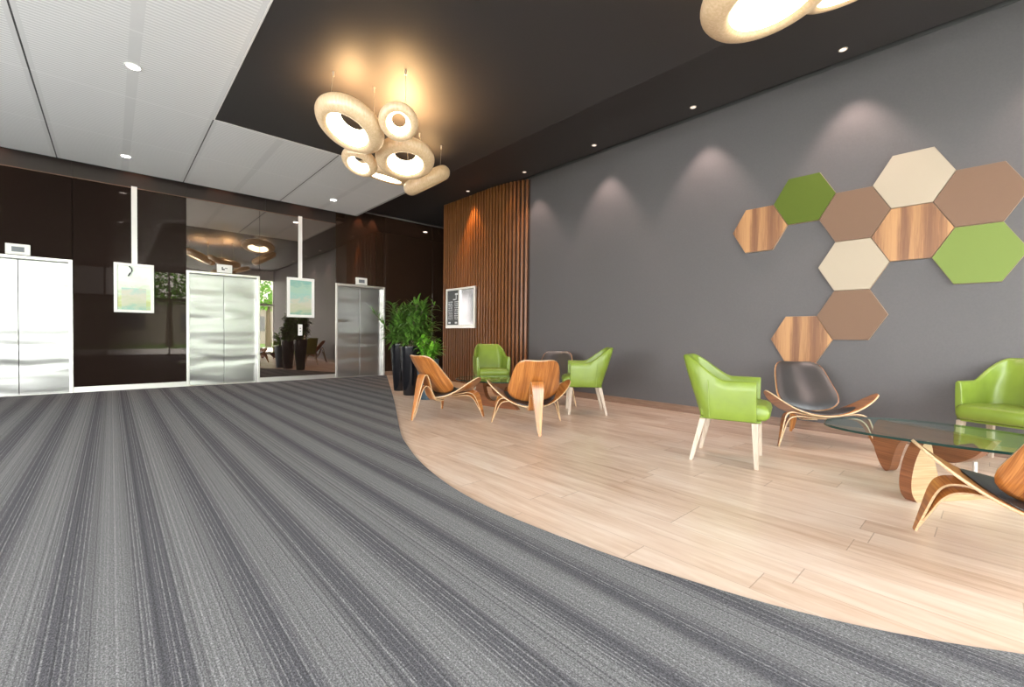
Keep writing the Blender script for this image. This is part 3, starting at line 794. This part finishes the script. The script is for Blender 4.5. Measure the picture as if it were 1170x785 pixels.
planter(3.66, 6.50, .12, .175, .80, M['pot_black'], 'tall black planter with arching green leaves, between the glossy and the slate blue planters', 'potted_dracaena', 2, M['leaf_dark'],
   bush(17, .26, .92, 1.52, .3, 34, .27, .024, .26, .12, -.06)+[(0,0,.30,-.22,1.48,.3,3,.22,.010,.35)])
planter(3.63, 5.93, .125, .175, .62, M['pot_blue'], 'slate blue planter with bright broad leaves behind the side-on shell chair', 'potted_plant', 3, M['leaf_bright'],
   bush(11, .17, .72, .98, .3, 18, .17, .028, .22, .04, -.02))

# ------------------------------------------------------------------ lamps
def ring_lamp(c0, nrm, D, t, anchors, lab):
    e = empty('ring_pendant_lamp', c0, label=lab, cat='pendant lamp', group='veneer ring pendant lamps')
    nrm = Vector(nrm).normalized(); q = nrm.to_track_quat('Z', 'Y').to_matrix()
    R_ = D/2; h = t*1.06; R0 = R_*.72; rt = h/2; nu = 56; v1 = []; f1 = []; v2 = []; f2 = []
    po = catmull([(.60,.37),(.67,.465),(.78,.455),(.90,.34),(.98,.14),(1,0),(.985,-.15),(.91,-.35),(.78,-.47),(.60,-.5),(.44,-.47),(.36,-.38)], 3)
    pi_ = catmull([(.60,.37),(.565,.27),(.50,.08),(.43,-.12),(.36,-.38)], 3)
    def pt(i, p):
        u = 2*PI*i/nu; return q @ Vector((R_*p[0]*math.cos(u), R_*p[0]*math.sin(u), h*p[1]))
    k1 = len(po); k2 = len(pi_)
    for i in range(nu):
        v1 += [pt(i, a) for a in po]; v2 += [pt(i, a) for a in pi_]
    for i in range(nu):
        j = (i+1) % nu
        f1 += [(i*k1+k, j*k1+k, j*k1+k+1, i*k1+k+1) for k in range(k1-1)]
        f2 += [(i*k2+k, j*k2+k, j*k2+k+1, i*k2+k+1) for k in range(k2-1)]
    me = mesh('shade', v1, f1, M['veneer'], e, True)
    mesh('diffuser', v2, f2, M['glow'], e, True)
    for (ax, ay) in anchors:
        # hang point: the closest spot on the tube
        d = Vector((ax-c0[0], ay-c0[1], 0)); best = None
        for i in range(120):
            u = 2*PI*i/120; p = q @ Vector((R0*math.cos(u), R0*math.sin(u), 0))
            k = (p.x-d.x)**2+(p.y-d.y)**2
            if best is None or k < best[0]: best = (k, p)
        p = best[1]; zc = ZL-c0[2]
        w_ = MB(); w_.tube([(d.x, d.y, zc-.03), (p.x, p.y, p.z+rt*.8)], .0022, 6); w_.build('cable', M['wire'], e)
        MB().cyl(d.x, d.y, zc-.05, zc-.0005, .008, .012, n=12).build('ceiling_cup', M['wire'], e)
    return e
ring_lamp((1.835,4.537,3.155), (-.418,-.077,-.905), .72, .19, [(1.644,4.48),(2.066,4.464)], 'large tilted ring pendant at the left of the lit cluster')
ring_lamp((2.134,4.062,3.12), (-.354,-.545,-.76), .39, .11, [(2.153,3.96)], 'small ring pendant facing the viewer, uppermost of the cluster')
ring_lamp((2.179,5.10,3.03), (-.407,-.183,-.895), .42, .13, [(2.346,5.04)], 'small ring pendant tucked below the large left ring')
ring_lamp((2.528,4.648,3.032), (-.132,-.261,-.956), .67, .175, [(2.63,4.78)], 'large ring pendant in the centre of the cluster with a wide white opening')
ring_lamp((3.0,6.12,3.37), (-.1,.221,-.97), .82, .15, [(2.9,6.1)], 'flat ring pendant seen edge-on at the bottom of the cluster')
ring_lamp((3.30,5.44,3.17), (.534,-.03,-.845), .70, .2, [(3.37,5.19),(2.956,5.06)], 'ring pendant seen edge-on, rightmost of the cluster')
ring_lamp((2.999,.975,3.138), (.077,-.142,-.987), .8, .2, [(2.9,1.1),(3.1,.8)], 'large ring pendant cut off by the top edge of the picture')
ring_lamp((3.62,.70,3.36), (.314,-.012,-.949), .6, .15, [(3.62,.72)], 'second ring pendant at the top edge, mostly hidden behind the large one')

def downlight(x, y, z, r_, lens, lab, grp):
    e = empty('recessed_downlight', (x, y, z), label=lab, cat='downlight', group=grp)
    n = 24; vs = []; prof = [(r_*1.25,-.0005),(r_*1.22,-.006),(r_,-.006),(r_*.95,-.0008)]
    for a, c_ in prof: vs += [(a*math.cos(2*PI*i/n), a*math.sin(2*PI*i/n), c_) for i in range(n)]
    fs = []
    for j in range(3): fs += [(j*n+i, j*n+(i+1)%n, (j+1)*n+(i+1)%n, (j+1)*n+i) for i in range(n)]
    mesh('trim_ring', vs, fs, M['white_plastic'] if lens == 'lens' else M['wire'], e)
    MB().cyl(0, 0, -.004, -.0008, r_*.94, n=24).build('lens', M[lens], e)
    return e
def spot(x, y, z, tx, ty, tz, power, ang, blend, col, size=.03):
    l = bpy.data.lights.new('spot', 'SPOT'); l.energy = power; l.spot_size = math.radians(ang); l.spot_blend = blend; l.color = col; l.shadow_soft_size = size
    o = bpy.data.objects.new('spot_light', l); C.objects.link(o); o.location = (x, y, z)
    o.rotation_euler = (Vector((tx, ty, tz))-Vector((x, y, z))).to_track_quat('-Z', 'Y').to_euler(); return o
for x, y, z, p in ((1.84,4.54,3.27,10),(2.13,4.06,3.16,14),(2.53,4.65,3.17,32),(3.3,5.44,3.24,4),(3.0,.975,3.2,5)): spot(x, y, z, x, y, 5, p*5.5, 168, 1, (1,.60,.26), .06)
W_ = 'white ceiling downlights'
for x, y, lab in ((.172,5.757,'bright round downlight in the white ceiling, nearest the viewer'), (.172,8.75,'round downlight in the white ceiling in front of the left picture'),
               (3.21,8.73,'round downlight in the white ceiling near the right lift')):
    downlight(x, y, ZL, .055, 'lens', lab, W_); spot(x, y, ZL-.02, x, y, 0, 45, 110, .6, (1,.95,.9), .05)
lab5 = ['copper coloured downlight in the dark soffit above the topmost cream hexagon', 'downlight in the dark soffit, second from the right','downlight in the dark soffit, third from the right','downlight in the dark soffit just above the end of the slat screen','downlight in the dark soffit washing the middle of the wood slats']
for y, lab in zip((1.07,2.58,4.09,5.59,7.10), lab5):
    x = 5.34 if y < 7 else 5.24
    downlight(x, y, ZU, .032, 'lens_warm', lab, 'soffit downlights along the grey wall')
for y in (-.43, 1.07, 2.58, 4.09): spot(5.34, y-.05, ZU-.02, 5.42, y-.05, 0, 78, 74, .6, (1,.76,.68))
spot(5.34, 5.54, ZU-.02, 5.42, 5.54, 0, 55, 74, .6, (1,.76,.66))
spot(5.24, 7.10, ZU-.02, 5.30, 7.10, 0, 160, 62, .5, (1,.52,.16))
spot(5.33, 6.0, ZU-.02, 5.36, 6.0, 0, 14, 62, .5, (1,.60,.25))
downlight(6.47, 9.10, ZU, .06, 'lens', 'bright downlight in the dark ceiling past the slat screen, seen as a reflection', W_)
for x in (-1.3, .33, 1.55, 2.98, 4.22, 4.55): spot(x, YE-.10, 3.84 if x > 4 else 4.1, x, YE-.05, 0, 22, 60, .5, (1,.50,.30))

# ------------------------------------------------------------------ window wall behind the camera, added left glazing and the outside
def facade(x0, x1, place):
    global wi
    x = x0
    while x < x1-.3:
        x2 = min(x+1.94, x1); c0 = (x+x2)/2
        e = empty('window_%d' % wi, place(c0)[0], place(c0)[1]); e['kind'] = 'structure'; h = (x2-x)/2
        f = MB(); f.box(-h, -h+.03, -.08, .0, 0, 3.5); f.box(h-.03, h, -.08, 0, 0, 3.5); f.box(-h+.03, h-.03, -.08, 0, 0, .08); f.box(-h+.03, h-.03, -.08, 0, 2.25, 2.34); f.box(-h+.03, h-.03, -.08, 0, 3.42, 3.5)
        f.build('window_frame', M['steel'], e)
        MB().box(-h+.03, h-.03, -.045, -.037, .08, 2.25).build('pane', M['pane'], e); MB().box(-h+.03, h-.03, -.045, -.037, 2.34, 3.42).build('pane', M['pane'], e)
        x = x2; wi += 1
wi = 1
facade(XL, XW, lambda c: ((c, YB, 0), 0))
facade(YB, 6.70, lambda c: ((XL, c, 0), -PI/2))  # unseen left glazing, added to brighten carpet and ceiling
struct(MB().box(XL, XR, YB-.12, YB-.001, 3.5, 4.4).build('wall_front', M['white_wall']))
struct(MB().box(XW+.001, XR, YB-.12, YB-.001, 0, 3.5).build('wall_front', M['white_wall']))
paving_lawn, nt, b = mat('bounce_paving_and_lawn'); g = N(nt); v, (X, Y, Z) = g.pos()
far = g.math('LESS_THAN', Y, -15)
nt.links.new(g.mix(far, (.80,.78,.74), g.ramp(g.noise(v, 3, 4), [(.3,(.10,.2,.04)),(.7,(.2,.34,.08))])), b.inputs['Base Color']); b.inputs['Roughness'].default_value = .9  # near ground made very pale to bounce daylight up to the ceiling
struct(MB().box(-40, 40, -40, YB-.13, -.15, -.05).build('ground', paving_lawn))
m_brick, nt, b = mat('red_brick'); bt = nt.nodes.new('ShaderNodeTexBrick'); bt.inputs['Scale'].default_value = 5
bt.inputs['Color1'].default_value = (.36,.12,.08,1); bt.inputs['Color2'].default_value = (.28,.09,.06,1); bt.inputs['Mortar'].default_value = (.4,.36,.32,1)
nt.links.new(bt.outputs[0], b.inputs['Base Color'])
e = empty('brick_building', (12,-30,-.05), label='red brick building outside, reflected in the glossy lift wall', cat='building')
MB().box(-14, 14, -3, 3, 0, 3.6).build('wall', m_brick, e)
MB().box(-14.4, 14.4, -3.4, 3.4, 3.6, 3.9).build('roof', M['shade_roof_grey'], e)
for k in range(6): MB().box(-12+k*4.4, -10+k*4.4, 3.0, 3.04, 1.2, 2.6).build('window', M['screen'], e)
def tree(x, y, h, r_, seed):
    e = empty('tree', (x, y, -.05), label='leafy green tree outside, reflected in the glossy lift wall', cat='tree', group='trees outside')
    MB().cyl(0, 0, 0, h*.5, .22, .12, n=12).build('trunk', M['stem'], e)
    R5 = random.Random(seed); fm = MB()
    for k in range(2200):
        a = R5.uniform(0, 2*PI); ct = R5.uniform(-1, 1); st_ = math.sqrt(1-ct*ct); q = r_*R5.uniform(.55, 1)
        p = Vector((q*st_*math.cos(a), q*st_*math.sin(a), h*.68+q*.8*ct)); s = R5.uniform(.08, .2)
        u = Vector((R5.uniform(-1,1), R5.uniform(-1,1), R5.uniform(-1,1))).normalized(); w_ = u.orthogonal().normalized()
        fm.add([p-u*s, p+w_*s*.5, p+u*s, p-w_*s*.5], [(0,1,2,3)])
    mesh('crown', fm.v, fm.f, M['leaf_bright'], e)
for x, y, h, r_, sd in ((8.5,-16,7,2.6,1),(3,-19,7.5,2.8,2),(-4,-17,7,2.6,3),(14,-20,8,3,4)): tree(x, y, h, r_, sd)

# daylight
wd = bpy.data.worlds.new('sky'); bpy.context.scene.world = wd; wd.use_nodes = True; nt = wd.node_tree; g = N(nt)
bg = nt.nodes['Background']; tc = g.node('ShaderNodeTexCoord'); sp_ = g.node('ShaderNodeSeparateXYZ'); nt.links.new(tc.outputs['Generated'], sp_.inputs[0])
nt.links.new(g.ramp(sp_.outputs[2], [(0, (1,.965,.94)), (.5, (.97,.97,1))]), bg.inputs[0]); bg.inputs[1].default_value = SKY = 9.5
l = bpy.data.lights.new('window_portal', 'AREA'); l.shape = 'RECTANGLE'; l.size = XW-XL; l.size_y = 3.5; l.cycles.is_portal = True
o = bpy.data.objects.new('window_portal', l); C.objects.link(o); o.location = ((XW+XL)/2, YB-.1, 1.75); o.rotation_euler = (math.radians(90), 0, 0)

l = bpy.data.lights.new('window_portal', 'AREA'); l.shape = 'RECTANGLE'; l.size = 6.70-YB; l.size_y = 3.5; l.cycles.is_portal = True  # portal for the added left glazing
o = bpy.data.objects.new('window_portal', l); C.objects.link(o); o.location = (XL-.1, (6.70+YB)/2, 1.75); o.rotation_euler = (math.radians(90), 0, -PI/2)

# ------------------------------------------------------------------ camera
r = Vector((0.73951, -0.67306, 0.0106)); 
yaw, pitch, roll = (math.radians(a) for a in (-42.31610795, -1.05832186, 0.60725904))
cy, sy, cp_, sp2, cr, sr = math.cos(yaw), math.sin(yaw), math.cos(pitch), math.sin(pitch), math.cos(roll), math.sin(roll)
fw = Vector((-sy*cp_, cy*cp_, sp2)); rr_ = Vector((cy, sy, 0)); uu = rr_.cross(fw)
r2_ = rr_*cr+uu*sr; u2_ = -rr_*sr+uu*cr
cam = bpy.data.cameras.new('camera'); co = bpy.data.objects.new('camera', cam); C.objects.link(co)
mw = Matrix((r2_, u2_, -fw)).transposed().to_4x4(); mw.translation = (0, 0, 1.0); co.matrix_world = mw
cam.sensor_width = 36; cam.lens = 502.91/1170*36; cam.clip_start = .02
sc_ = bpy.context.scene; sc_.camera = co
vs_ = sc_.view_settings; vs_.view_transform = 'Standard'; vs_.look = 'None'; vs_.gamma = 1; vs_.use_curve_mapping = False; vs_.exposure = 0.38
